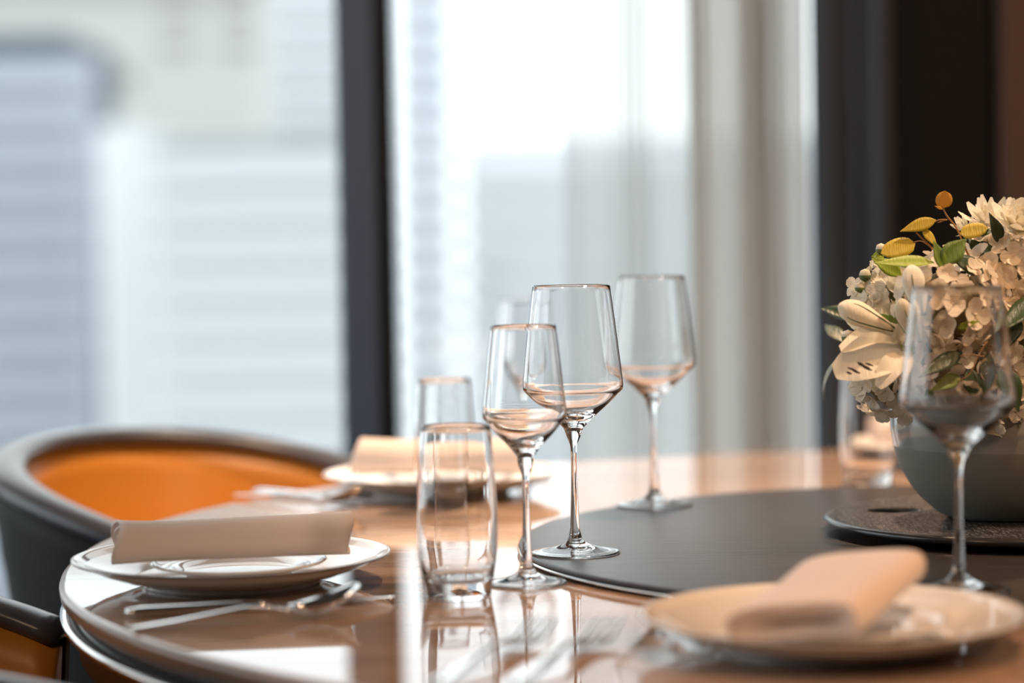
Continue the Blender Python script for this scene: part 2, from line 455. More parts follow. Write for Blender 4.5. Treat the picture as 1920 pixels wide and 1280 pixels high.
# flower bowl
VC = Vector((.468, 2.215, SUS+.0152))
def vase():
    prof = smoothp([(.050, .0), (.056, .0005), (.066, .006), (.085, .024), (.100, .050), (.1075, .080), (.1085, .105), (.107, .118)], 5)
    inner = smoothp([(.1035, .118), (.1045, .105), (.1035, .080), (.096, .052), (.080, .028), (.055, .010), (.03, .008)], 5)
    P = [(0, 0)] + [tuple(p) for p in prof] + [(.1055, .1195)] + [tuple(p) for p in inner] + [(0, .008)]
    V, F = lathe(P, 96)
    fm = []
    zc = [sum(V[i][2] for i in f)/len(f) for f in F]
    half = len([p for p in prof])+1
    cnt = 0
    o = mesh('flower_bowl', V, F, None, None, True, [M['vase_low'], M['vase_top']], [1 if (z > .071) else 0 for z in zc])
    o.location = VC
    tag(o, 'round pale grey ceramic bowl holding the flowers, glossy above and matt below', 'vase')
vase()

# ---------------------------------------------------------------- glassware
def glass_solid(outer, inner, n=96):
    P = [(0, outer[0][1]+.0002)] + outer + inner + [(0, inner[-1][1])]
    return lathe(P, n)
def wine_meshes(H, rim, wide, zw, zb, base_r, straight):
    """H height, rim radius, widest radius at zw, bowl bottom zb"""
    foot = [(base_r*.3, .0036), (base_r*.75, .0018), (base_r-.003, .0003), (base_r-.001, .0004), (base_r, .0010), (base_r-.0008, .0021), (base_r*.80, .0034), (base_r*.50, .0058), (base_r*.25, .0098), (.0062, .0145)]
    foot = [tuple(p) for p in smoothp(foot, 4)]
    stem = [tuple(p) for p in smoothp([(.0047, .021), (.0040, .035), (.0030, .062), (.0027, zb-.030), (.0034, zb-.018), (.0062, zb-.010)], 5)]
    d = zw-zb
    low = [tuple(p) for p in smoothp([(wide*.20, zb-.002), (wide*.40, zb+d*.22), (wide*.68, zb+d*.56), (wide*.90, zb+d*.86), (wide*.985, zw-d*.02), (wide, zw+.0045)], 6)]
    up = [tuple(p) for p in smoothp([(wide*.992, zw+.010), (wide-(wide-rim)*.30, zw+(H-zw)*.36), (wide-(wide-rim)*.66, zw+(H-zw)*.70), (rim, H-.0008)], 6)]
    outer = foot + stem + low + up
    t = .0008
    inn_up = [(r-t, z) for r, z in reversed(up)]; inn_up[0] = (rim-t*.9, H-.0008)
    tl = .0014
    inn_low = [tuple(p) for p in smoothp([(wide-t-.0002, zw+.004), (wide*.985-tl, zw-d*.02+.0006), (wide*.90-tl, zb+d*.86+.0012), (wide*.68-tl, zb+d*.56+.0018), (wide*.42-.001, zb+d*.24+.0045), (wide*.22, zb+d*.08+.0065), (wide*.10, zb+.0085)], 5)]
    V, F = glass_solid(outer, [(rim-.0004, H)] + inn_up + inn_low)
    return V, F
def set_tag(o, label, cat, group=None): return tag(o, label, cat, group)
def place_wine(kind, p, label, group):
    o = link('wine_glass', kind); o.location = p; tag(o, label, 'wine glass', group); return o
V, F = wine_meshes(.244, .0352, .0458, .150, .1165, .0405, 0)
big = mesh('wine_glass', V, F, M['glass']); big_me = big.data
V, F = wine_meshes(.223, .0282, .0362, .1440, .112, .0345, 0)
small = mesh('wine_glass', V, F, M['glass']); small_me = small.data
big.location = ground(1079, 1037, SUS)
tag(big, 'large empty wine glass in sharp focus on the left edge of the black turntable', 'wine glass', 'wine glasses')
small.location = ground(989, 1094, TT)
tag(small, 'narrow wine glass on the wooden table just in front of the turntable, beside the tumbler', 'wine glass', 'wine glasses')
place_wine(big_me, ground(1227, 947, SUS), 'large blurred wine glass standing at the back of the turntable before the white curtain', 'wine glasses')
place_wine(big_me, ground(1799, 1108, SUS), 'large wine glass at the right, in front of the flowers and the bowl', 'wine glasses')
place_wine(small_me, ground(984, 900, TT), 'faint far wine glass seen through the two glasses in front of it', 'wine glasses')

def tumbler_mesh():
    outer = [tuple(p) for p in smoothp([(.010, .0016), (.020, .0010), (.0250, .0002), (.0262, .0002), (.0272, .0008), (.0280, .006), (.0308, .022), (.0329, .038), (.0336, .055), (.0328, .085), (.0308, .118), (.0293, .1422)], 6)]
    inner = [tuple(p) for p in smoothp([(.0279, .1422), (.0295, .118), (.0314, .085), (.0321, .055), (.0311, .037), (.0283, .022), (.0235, .0145), (.012, .013)], 6)]
    return glass_solid(outer, [(.0286, .1430)] + inner)
V, F = tumbler_mesh()
tum = mesh('water_glass', V, F, M['glass']); tum.location = ground(860, 1117, TT)
tag(tum, 'clear thick-based water tumbler nearest the camera, beside the narrow wine glass', 'tumbler', 'water tumblers')
for px, py, lb in [(836, 952, 'far blurred water tumbler between the near tumbler and the window post'),
                   (1629, 906, 'blurred water tumbler behind the turntable, left of the flower bowl')]:
    o = link('water_glass', tum.data); o.location = ground(px, py, TT); tag(o, lb, 'tumbler', 'water tumblers')

# ---------------------------------------------------------------- plates
def plate_profile(R_, H, fr, well, wz, t=.0035):
    outer = [tuple(p) for p in smoothp([(fr-.003, 0), (fr, .0005), (fr+.001, .004), (fr+.012, .0085), (fr+(R_-fr)*.55, H*.60), (R_-.003, H-.0028), (R_, H-.0008)], 5)]
    inner = [tuple(p) for p in smoothp([(R_-.003, H-.0002), (well+(R_-well)*.55, wz+(H-wz)*.45), (well+.006, wz+.0022), (well-.003, wz+.0002), (well*.5, wz)], 5)]
    return [(0, .002)] + [(fr-.006, .002)] + outer + [(R_-.0012, H)] + inner + [(0, wz)]
P = plate_profile(.139, .0262, .078, .094, .0075)
V, F = lathe(P, 128)
dm = mesh('dinner_plate', V, F, M['china']); dinner = dm.data
P2 = plate_profile(.0775, .0125, .046, .054, .0042)
V, F = lathe(P2, 96)
sp = mesh('side_plate', V, F, M['china']); side = sp.data
V, F = lathe([(.1382, .0259), (.1392, .0257), (.1394, .0249), (.1390, .0243), (.1384, .0246)], 128, True)
rimo = mesh('rim_line', V, F, M['chinarim'], dm)
PL = [ground(436, 1092, TT), ground(830, 924, TT), Vector((.228, 1.672, TT)), Vector((.560, 3.000-.03, TT))]
labels = ['white rimmed dinner plate at the left edge of the table under a rolled napkin',
          'blurred white dinner plate at the back, before the orange armchair, under a napkin',
          'large out-of-focus dinner plate at the lower right corner, warm lit, under a folded napkin',
          'dinner plate on the far side of the table, mostly hidden behind the flower bowl']
def put_plate(i):
    if i == 0: o = dm
    else: o = copy_tree(dm)
    o.location = PL[i]; tag(o, labels[i], 'plate', 'dinner plates'); return o
for i in range(4): put_plate(i)
slabels = ['small white side plate lying in the left dinner plate under the rolled napkin',
           'small blurred side plate stacked in the back dinner plate', 'small side plate in the large warm-lit plate at lower right',
           'small side plate in the far dinner plate behind the flower bowl']
for i in range(4):
    o = sp if i == 0 else link('side_plate', side)
    o.location = PL[i] + Vector((.006, 0, .0079)); tag(o, slabels[i], 'plate', 'side plates')

# ---------------------------------------------------------------- rolled napkins
def napkin_mesh(L, a, b, turns=2.3, seed=1, flare=0.0, tip=0.0, sup=1.0, core=.62):
    lay_ = .0029
    """cloth rolled into a flattened spiral; axis X, rests at z=0"""
    rnd = random.Random(seed); nu, nv = 84, 26
    th = .0016 if sup == 1 else .0024
    phs = [rnd.uniform(0, 6.28) for _ in range(6)]
    def pt(u, v):
        x = (v-.5)*L
        t = u*turns*2*pi
        k = 1 - core*(1-u)                       # spiral grows outwards
        sq = 1 + flare*(v-.5)
        ang = -pi*.42 + t
        ra = a*k*sq; rb = b*k*sq
        if sup < 1: ra = a-(1-u)*turns*lay_; rb = b-(1-u)*turns*lay_
        wob = 1 + .035*sin(3*ang+phs[0]+5*v) + .02*sin(9*v+phs[1])
        yy = ra*math.copysign(abs(cos(ang))**sup, cos(ang))*wob
        zz = rb*math.copysign(abs(sin(ang))**sup, sin(ang))*(1+.05*sin(6*v+phs[2]))
        if zz < 0: zz *= .8
        x2 = x + (.004*sin(2*ang+phs[3]) + .0035*(u-.5)*2*(1 if v > .5 else -1))*(abs(v-.5)*2)**4
        # soft sag in the middle, ends a bit open
        zz *= 1 + .10*(abs(v-.5)*2)**3 - .05*cos(2*pi*v)
        return Vector((x2, yy, zz + b*.82 + tip*max(0, v-.55)**2*max(0, zz)/b))
    def fn(u, v):
        p = pt(u, v); e = .002
        du = pt(min(u+e, 1), v)-pt(max(u-e, 0), v); dv = pt(u, min(v+e, 1))-pt(u, max(v-e, 0))
        nn = du.cross(dv).normalized(); return p, nn
    return grid_solid(fn, nu, nv, th)
V, F = napkin_mesh(.197, .026, .0205, 2.83, 3)
zmin = min(v.z for v in map(Vector, V))
n1 = mesh('rolled_napkin', [Vector(v)-Vector((0, 0, zmin)) for v in V], F, M['linen'])
NZ = TT+.0262+.0012
n1.location = (PL[0].x+.002, PL[0].y-.006, TT+.0215)
n1.rotation_euler = (0, 0, rad(11)); n1.scale = (1, 1.05, 1.0)
tag(n1, 'blush linen napkin rolled up and laid across the sharp plate at left', 'napkin', 'napkins')
n2 = link('rolled_napkin', n1.data); n2.location = (PL[1].x+.002, PL[1].y, TT+.0215); n2.rotation_euler = (0, 0, rad(-8)); n2.scale = (1, 1.25, 1.15)
tag(n2, 'blurred peach napkin rolled on the back plate, behind the tumbler', 'napkin', 'napkins')
V, F = napkin_mesh(.175, .046, .0115, 3.85, 8, flare=.0, tip=.0, sup=.5, core=.93)
zmin = min(v.z for v in map(Vector, V))
n3 = mesh('folded_napkin', [Vector(v)-Vector((0, 0, zmin)) for v in V], F, M['linen'])
n3.location = (.225, 1.655, TT+.0285); n3.rotation_euler = (rad(-6), rad(-4.0), rad(66))
tag(n3, 'large blurred peach napkin folded flat with a raised tip, lower right', 'napkin', 'napkins')
n4 = link('rolled_napkin', n1.data); n4.location = (PL[3].x, PL[3].y, TT+.0215); n4.rotation_euler = (0, 0, rad(3)); n4.scale = (1, 1.2, 1.1)
tag(n4, 'far rolled napkin behind the flower bowl, glimpsed through the tumbler there', 'napkin', 'napkins')

# ---------------------------------------------------------------- cutlery (axis +X from handle end to tip)
def blade_solid(prof, zf, th):
    """prof: list of (x, halfwidth_left, halfwidth_right); zf(x) centre height; th(x) thickness -> closed solid"""
    V, F = [], []; m = 8
    for x, wl, wr in prof:
        t = th(x)
        for k in range(m):
            a = 2*pi*k/m; y = cos(a)*(wl if cos(a) > 0 else wr)
            V.append((x, y, zf(x) + sin(a)*t/2))
    for i in range(len(prof)-1):
        for k in range(m): F.append((i*m+k, i*m+(k+1) % m, (i+1)*m+(k+1) % m, (i+1)*m+k))
    F.append(list(range(m))); F.append([(len(prof)-1)*m+k for k in range(m)])
    return V, F
def interp(tab, x):
    for (a, b), (c, d) in zip(tab, tab[1:]):
        if x <= c: return b + (d-b)*(x-a)/(c-a)
    return tab[-1][1]
def spoon(loc, rz, label, group):
    e = empty('spoon', loc, rz); tag(e, label, 'spoon', group)
    zt = [(0, .0035), (.04, .0065), (.10, .0125), (.125, .0105), (.14, .0075)]
    xs_ = [.142*i/28 for i in range(29)]
    wt = [(0, .0045), (.006, .0085), (.03, .0075), (.09, .0040), (.125, .0030), (.142, .0045)]
    V, F = blade_solid([(x, interp(wt, x), interp(wt, x)) for x in xs_], lambda x: interp(zt, x), lambda x: interp([(0, .002), (.1, .0032), (.142, .0026)], x))
    mesh('handle', V, F, M['steel'], e)
    V, F = [], []; nu, nv = 20, 12
    def bowl(u, v):
        x = u*.066; wv = .0205*math.sqrt(max(0, 1-((u-.52)/.53)**2))**.9 if 0 < u < 1 else .0012
        wv = max(wv, .0015)
        y = (v-.5)*2*wv
        q = max(0, 1-((v-.5)*2)**2)
        depth = .0085*q*math.sin(pi*min(1, max(0, u)))**.7
        return Vector((.138+x, y, .0078 + .016*u*u*.9 + .0028 - depth))
    def fn(u, v):
        e_ = .01; p = bowl(u, v)
        nn = (bowl(min(u+e_, 1), v)-bowl(max(u-e_, 0), v)).cross(bowl(u, min(v+e_, 1))-bowl(u, max(v-e_, 0)))
        return p, (nn.normalized() if nn.length > 0 else Vector((0, 0, 1)))
    mesh('bowl', *grid_solid(fn, nu, nv, .0012), M['steel'], e)
    return e
def knife(loc, rz, label, group):
    e = empty('knife', loc, rz); tag(e, label, 'knife', group)
    xs_ = [.115*i/20 for i in range(21)]
    wt = [(0, .006), (.004, .0085), (.06, .0078), (.11, .0062), (.115, .005)]
    V, F = blade_solid([(x, interp(wt, x), interp(wt, x)) for x in xs_], lambda x: .0046, lambda x: interp([(0, .005), (.01, .008), (.09, .0078), (.115, .005)], x))
    mesh('handle', V, F, M['steel'], e)
    xs_ = [.112+.108*i/20 for i in range(21)]
    bl = [(.112, .0045), (.125, .0085), (.19, .009), (.21, .006), (.22, .001)]; br = [(.112, .0045), (.125, .0065), (.19, .0065), (.22, .0045)]
    V, F = blade_solid([(x, interp(bl, x), interp(br, x)) for x in xs_], lambda x: .0040, lambda x: .0018)
    mesh('blade', V, F, M['steel'], e)
    return e
def fork(loc, rz, label, group, base=None):
    e = empty('fork', loc, rz); tag(e, label, 'fork', group)
    if base:
        for ch in base.children:
            c = ch.copy(); COL.objects.link(c); c.parent = e
        return e
    zt = [(0, .0035), (.04, .0065), (.10, .0125), (.125, .0105), (.14, .0060), (.16, .0045), (.175, .006), (.205, .016)]
    xs_ = [.158*i/34 for i in range(35)]
    wt = [(0, .0045), (.006, .0085), (.03, .0075), (.09, .0040), (.120, .0032), (.135, .007), (.146, .0125), (.158, .0132)]
    V, F = blade_solid([(x, interp(wt, x), interp(wt, x)) for x in xs_], lambda x: interp(zt, x), lambda x: interp([(0, .002), (.1, .0034), (.158, .0022)], x))
    mesh('handle', V, F, M['steel'], e)
    for k in range(4):
        y0 = -.0111 + k*.0074
        path = [Vector((.155+.052*i/10, y0*(1-.06*i/10), interp(zt, .155+.052*i/10))) for i in range(11)]
        mesh('tine', *tube(path, [.0020-.0011*(i/10)**2 for i in range(11)], 6, .7), M['steel'], e)
    return e
def lay(maker, p0, p1, label, group, **k):
    p0, p1 = Vector(p0), Vector(p1); d = p1-p0
    return maker((p0.x, p0.y, TT+.0002), math.atan2(d.y, d.x), label, group, **k)
g = ground(246, 1186, TT); h = ground(640, 1156, TT)
s0 = lay(spoon, g, h, 'polished spoon in front of the left plate, its bowl toward the tumbler', 'cutlery')
s0.scale = (.90, .9, 1)
g = ground(236, 1158, TT); h = ground(640, 1134, TT)
lay(knife, g, h, 'polished table knife lying beside the spoon, next to the left plate', 'cutlery')
f1 = lay(fork, (-.002, 1.535), (.079, 1.75), 'blurred fork nearer the lower right plate, tines pointing to the turntable', 'cutlery')
lay(fork, (-.055, 1.540), (.030, 1.755), 'blurred fork left of the other one, in the bottom foreground', 'cutlery', base=f1)
lay(knife, (-.305, 2.735), (-.13, 2.585), 'far blurred knife left of the back plate', 'cutlery')
lay(spoon, (-.325, 2.70), (-.15, 2.555), 'far blurred spoon left of the back plate, nearest the orange armchair', 'cutlery')

# ---------------------------------------------------------------- tub chairs
def chair(loc, rz, label):
    """opening faces +X, back at -X"""
    e = empty('tub_chair', loc, rz); tag(e, label, 'chair', 'tub chairs around the table')
    PH = rad(124); R0 = .285
    def zr(ph):
        q = abs(ph)/PH
        return .795 - .105*(q**2.0)
    def rr(ph, z):
        return R0*(1 - .26*(1-min(1, max(0, (z-.36)/.42)))**1.4)
    def dirv(ph): return Vector((-cos(ph), sin(ph)*1.0, 0))
    def mk(r_out, r_in, zlo, top, puff=0):
        V, F = [], []; nu, nz_ = 48, 12
        sec = nz_*2+2
        for i in range(nu+1):
            ph = -PH + 2*PH*i/nu; zt_ = zr(ph)+top; d = dirv(ph)
            endf = 1-.0
            for j in range(nz_+1):
                z = zlo + (zt_-zlo)*j/nz_; V.append(d*(rr(ph, z)+r_out) + Vector((0, 0, z)))
            for j in range(nz_, -1, -1):
                z = zlo + (zt_-zlo)*j/nz_; V.append(d*(rr(ph, z)+r_in - puff*sin(pi*j/nz_)) + Vector((0, 0, z)))
        for i in range(nu):
            for j in range(sec): F.append((i*sec+j, i*sec+(j+1) % sec, (i+1)*sec+(j+1) % sec, (i+1)*sec+j))
        F.append(list(range(sec))); F.append([nu*sec+j for j in range(sec)])
        return V, F
    mesh('outer_shell', *mk(0, -.016, .36, -.006), M['shell'], e)
    mesh('inner_upholstery', *mk(-.0165, -.034, .37, -.010, .018), M['leather'], e)
    path = [dirv(-PH+2*PH*i/60)*(rr(0, zr(-PH+2*PH*i/60))-.017) + Vector((0, 0, zr(-PH+2*PH*i/60))) for i in range(61)]
    mesh('rim', *tube(path, .026, 12, .5), M['rim'], e)
    mesh('seat', *lathe([(tuple(p)) for p in smoothp([(0, .37), (.19, .37), (.212, .385), (.215, .42), (.200, .448), (.15, .458), (0, .462)], 4)], 48), M['leather'], e)
    mesh('seat_base', *lathe([(0, .33), (.19, .33), (.20, .345), (.20, .3695), (0, .3695)], 48), M['shell'], e)
    for a in (45, 135, 225, 315):
        p0 = Vector((.14*cos(rad(a)), .14*sin(rad(a)), .335)); p1 = Vector((.22*cos(rad(a)), .22*sin(rad(a)), 0.001))
        mesh('leg', *tube([p1, p0], [.009, .014], 10), M['shell'], e)
    return e
def seat_at(deg, r):
    return (TC.x + r*cos(rad(deg)), TC.y + r*sin(rad(deg)), 0)
def aim(p): return math.atan2(TC.y-p[1], TC.x-p[0])
p = (-.352, 2.855, 0); ch1 = chair(p, aim(p), 'curved tub armchair with orange leather inside and a dark rim, left of the table')
def chair_copy(p, label, rz=None):
    c = copy_tree(ch1); c.location = p; c.rotation_euler = (0, 0, aim(p) if rz is None else rz); c['label'] = label
p = (-.480, 1.880, 0); chair_copy(p, 'dark tub armchair with brown orange lining, cut off at the bottom left corner')
p = seat_at(68, 1.20); chair_copy(p, 'dark tub armchair on the far side of the table, behind the flowers')

# ---------------------------------------------------------------- flowers
M['cream'] = petal_mat('cream_petal', (.86, .78, .66), (.84, .72, .56), .28)
M['ivory'] = petal_mat('ivory_petal', (.86, .82, .72), (.82, .76, .60), .30)
M['leafg'] = petal_mat('green_leaf', (.17, .26, .04), (.11, .19, .03), .20, .4)
M['leafd'] = petal_mat('dark_leaf', (.035, .065, .022), (.028, .05, .02), .12, .35)
M['leafl'] = petal_mat('lime_leaf', (.42, .50, .05), (.34, .44, .05), .35, .4)
M['leafy'] = petal_mat('amber_leaf', (.60, .46, .04), (.56, .42, .04), .3, .45)
M['leafo'] = petal_mat('orange_leaf', (.75, .42, .07), (.75, .42, .07), .3, .45)
M['leafw'] = petal_mat('pale_blade', (.50, .53, .47), (.50, .53, .47), .3, .45)
M['stem'] = petal_mat('rust_stem', (.35, .16, .05), (.35, .20, .06), .1)
M['gstem'] = petal_mat('green_stem', (.13, .17, .05), (.1, .14, .04), .1)
M['core'] = petal_mat('bloom_core', (.16, .13, .06), (.12, .12, .05), .1)  # dark tone puts the shade between florets into the core colour
M['spotm'] = mat('dark_spot', (.03, .008, .01), .6)
FC = Vector((.468, 2.20, .93))
fl = empty('flower_arrangement', (VC.x, VC.y, VC.z+.06))
tag(fl, 'full bouquet of cream hydrangeas, white lilies and eucalyptus in the ceramic bowl', 'flowers')
FO = Vector(fl.location)
def petal(L, W, cup, n=4, tipw=.55, curl=0, thick=0, ax='X'):
    """petal along +X from the origin"""
    V, F = [], []
    for i in range(n+1):
        u = i/n; wv = W*(sin(pi*min(1, .10+.80*u))**tipw)*(.35+.65*min(1, u*2.2))
        if i == n: wv *= .55
        for j in range(3):
            s = (j-1)
            V.append(Vector((L*u, s*wv/2, cup*u*u*L + abs(s)*cup*.35*wv + curl*u**3*L)))
    for i in range(n):
        for j in range(2): F.append((i*3+j, (i+1)*3+j, (i+1)*3+j+1, i*3+j+1))
    return V, F
def floret_mesh(seed, m):
    rnd = random.Random(seed); parts = []
    for k in range(4):
        V, F = petal(.0115*rnd.uniform(.9, 1.1), .0125, rnd.uniform(.15, .6), 4, .42, rnd.uniform(-.5, 0))
        R_ = Matrix.Rotation(k*pi/2 + rnd.uniform(-.15, .15), 3, 'Z') @ Matrix.Rotation(-rnd.uniform(.0, .35), 3, 'Y')
        parts.append(([R_ @ v + Vector((0, 0, .0004*k)) for v in V], F))
    parts.append(lathe([(0, -.001), (.0012, 0), (.0014, .0012), (0, .0022)], 6))
    V, F = join(parts)
    me = bpy.data.meshes.new('floret'); me.from_pydata([tuple(v) for v in V], [], F); me.materials.append(m)
    for p_ in me.polygons: p_.use_smooth = True
    return me
florC = [floret_mesh(s, M['cream']) for s in (1, 2, 3, 4)]
florI = [floret_mesh(s, M['ivory']) for s in (5, 6, 7)]
def rot_to(d, roll=0):
    q = Vector(d).to_track_quat('Z', 'Y'); return q.to_matrix().to_4x4() @ Matrix.Rotation(roll, 4, 'Z')
def hydrangea(c, r, kinds, n, rnd, view_bias=True):
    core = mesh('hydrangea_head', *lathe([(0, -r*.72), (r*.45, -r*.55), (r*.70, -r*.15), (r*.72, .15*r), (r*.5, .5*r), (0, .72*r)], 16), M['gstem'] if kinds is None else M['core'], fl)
    core.location = Vector(c)-FO
    gold = pi*(3-math.sqrt(5))
    n = int(n*1.25)
    for i in range(n):
        zz = 1-2*(i+.5)/n; rr_ = math.sqrt(1-zz*zz); th = gold*i + rnd.uniform(-.2, .2)
        d = Vector((rr_*cos(th), rr_*sin(th), zz))
        if d.y > .3: continue                         # far side of the head, never seen
        o = link('floret', rnd.choice(kinds), core)
        dd = (d + Vector([rnd.uniform(-.35, .35) for _ in range(3)])).normalized()
        o.matrix_local = Matrix.Translation(d*r*rnd.uniform(.84, 1.06)) @ rot_to(dd, rnd.uniform(0, 6)) @ Matrix.Scale(rnd.uniform(.85, 1.25), 4)
    return core
rnd = random.Random(11)
heads = [((1672, 566), 2.14, .036, florI, 46), ((1778, 570), 2.09, .046, florC, 60), ((1888, 522), 2.12, .040, florC, 50),
         ((1668, 715), 2.13, .030, florI, 36), ((1775, 690), 2.10, .043, florC, 52), ((1905, 640), 2.13, .038, florC, 40),
         ((1860, 735), 2.12, .032, florC, 34), ((1925, 455), 2.2, .036, florI, 36),
         ((1992, 560), 2.16, .042, florC, 36), ((1985, 690), 2.18, .038, florI, 28), ((1850, 560), 2.29, .045, florI, 28)]
for (px, py), D, r, kinds, n in heads:
    hydrangea(at(px, py, D), r, kinds, n, rnd)

def leaf_mesh(L, W, tip=1.0, fold=.15, bend=.2, n=8, round_=False):
    V, F = [], []
    for s_ in (0, 1):
        for i in range(n+1):
            u = i/n
            if round_: wv = W*math.sqrt(max(0, 1-(2*min(u, 1)-1)**2))*(1-.15*u)
            else: wv = W*sin(pi*u**.8)**1.0*(1-.25*u)
            wv = max(wv, W*.03)
            for j in range(5):
                s = (j-2)/2
                V.append(Vector((L*u, s*wv/2, abs(s)*fold*wv - bend*L*u*u - s_*.0003)))
    N = (n+1)*5
    for i in range(n):
        for j in range(4):
            F.append((i*5+j, (i+1)*5+j, (i+1)*5+j+1, i*5+j+1)); F.append((N+i*5+j, N+i*5+j+1, N+(i+1)*5+j+1, N+(i+1)*5+j))
    for i in range(n):
        for j in (0, 4): F.append((i*5+j, (i+1)*5+j, N+(i+1)*5+j, N+i*5+j))
    return V, F
def leaf(p0, p1, D0, D1, wpx, m, face=(0, -1, .4), fold=.15, bend=.12, round_=False, parent=None, name='leaf'):
    a, b = at(*p0, D0), at(*p1, D1); d = b-a; L = d.length
    V, F = leaf_mesh(L, wpx*.485e-3, fold=fold, bend=bend, round_=round_)
    x = d.normalized(); f = Vector(face); z = (f - x*f.dot(x)).normalized(); y = z.cross(x)
    Mx = Matrix((x, y, z)).transposed()
    par = parent or fl; off = Vector(par.location) + (FO if par is not fl else Vector((0, 0, 0)))
    o = mesh(name, [Mx @ v for v in V], F, m, par); o.location = a - off
    return o
# plain foliage
leaf((1752, 492), (1640, 500), 2.06, 2.07, 44, M['leafl'], (0, -.6, 1), bend=-.08)
leaf((1690, 516), (1636, 482), 2.08, 2.08, 34, M['leafl'], (-.3, -1, .5))
leaf((1660, 475), (1634, 480), 2.13, 2.13, 20, M['leafl'])
leaf((1770, 506), (1752, 450), 2.06, 2.06, 26, M['leafg'])
leaf((1768, 494), (1812, 446), 2.06, 2.06, 46, M['leafg'])
leaf((1845, 512), (1784, 476), 2.07, 2.06, 42, M['leafd'], (.2, -1, .5), fold=.05)
leaf((1876, 455), (1860, 402), 2.10, 2.08, 30, M['leafd'])
leaf((1858, 470), (1815, 440), 2.12, 2.12, 70, M['leafd'])
leaf((1622, 600), (1533, 570), 2.22, 2.26, 40, M['leafd'])
leaf((1580, 640), (1545, 600), 2.26, 2.3, 34, M['leafd'])
leaf((1700, 620), (1648, 586), 2.09, 2.09, 30, M['leafg'])
leaf((1795, 616), (1838, 600), 2.05, 2.04, 16, M['leafl'])
leaf((1945, 560), (1880, 610), 2.08, 2.03, 46, M['leafd'], (-.3, -1, .3))
leaf((1806, 660), (1722, 700), 2.055, 2.03, 36, M['leafd'], (0, -1, .5), fold=.05)
leaf((1800, 705), (1744, 735), 2.06, 2.04, 34, M['leafg'], (0, -1, .3))
leaf((1820, 690), (1830, 765), 2.06, 2.05, 40, M['leafd'])
leaf((1860, 660), (1850, 750), 2.07, 2.05, 38, M['leafd'])
leaf((1700, 650), (1672, 668), 2.08, 2.06, 30, M['leafg'])
leaf((1885, 690), (1912, 770), 2.06, 2.05, 44, M['leafd'])
leaf((1760, 720), (1730, 775), 2.08, 2.06, 36, M['leafg'])
leaf((1905, 590), (1885, 655), 2.08, 2.06, 44, M['leafd'])
leaf((1572, 672), (1508, 752), 2.18, 2.34, 16, M['leafw'], (-.5, -1, .3), name='grass_blade')
leaf((1690, 610), (1712, 560), 2.06, 2.07, 26, M['leafg'], (0, -1, 0))
leaf((1730, 500), (1650, 520), 2.16, 2.18, 40, M['leafg'])
# dense dark greenery under the blooms, filling the mouth of the bowl
rl = random.Random(5)
for k in range(46):
    a = rl.uniform(pi*.9, pi*2.1); rr_ = rl.uniform(.02, .085)
    base = VC + Vector((rr_*cos(a)*.7, rr_*sin(a)*.7, .085)); 
    tipp = VC + Vector((cos(a)*(rr_+.035), sin(a)*(rr_+.02), rl.uniform(.13, .25)))
    d = tipp-base; V, F = leaf_mesh(d.length, rl.uniform(.016, .026), bend=rl.uniform(-.1, .2))
    x = d.normalized(); f = Vector((cos(a), sin(a), .3)); z = (f-x*f.dot(x)).normalized(); y = z.cross(x)
    Mx = Matrix((x, y, z)).transposed()
    o = mesh('leaf', [Mx @ v for v in V], F, M['leafd'] if k % 3 else M['leafg'], fl); o.location = base-FO
# eucalyptus sprigs
def sprig(pts, D, leaves, r=.0011):
    P_ = smoothp([at(x, y, D) for x, y in pts], 6); c = P_[0]
    s = mesh('eucalyptus_sprig', *tube([p-c for p in P_], [r*(1-.5*i/len(P_)) for i in range(len(P_))], 6), M['stem'], fl)
    s.location = c-FO
    for (p0, p1, wpx, m, rd, fc) in leaves:
        leaf(p0, p1, D, D-.004, wpx, m, fc, .04, .03, rd, s)
    return s
sprig([(1830, 505), (1812, 470), (1795, 430), (1776, 405), (1768, 390), (1757, 370)], 2.10,
      [((1768, 390), (1772, 358), 34, M['leafo'], True, (0, -1, .2)), ((1775, 411), (1757, 418), 3, M['stem'], False, (0, -1, 0)),
       ((1768, 392), (1753, 386), 6, M['leafo'], False, (0, -1, 0)), ((1800, 438), (1852, 426), 34, M['leafy'], True, (0, -1, .6))])
sprig([(1762, 492), (1748, 466), (1728, 446), (1718, 436)], 2.095,
      [((1755, 412), (1688, 433), 28, M['leafy'], False, (0, -1, .3)), ((1730, 428), (1758, 462), 20, M['leafy'], False, (.4, -1, 0))])
sprig([(1745, 462), (1728, 452), (1712, 454)], 2.094,
      [((1716, 456), (1652, 474), 42, M['leafy'], True, (0, -1, .5))], .0008)
sprig([(1776, 412), (1762, 412), (1752, 416)], 2.098, [], .0008)
sprig([(1855, 640), (1838, 665), (1820, 700), (1795, 715)], 2.04, [], .0008)
sprig([(1850, 668), (1815, 664), (1800, 668)], 2.04, [], .0007)

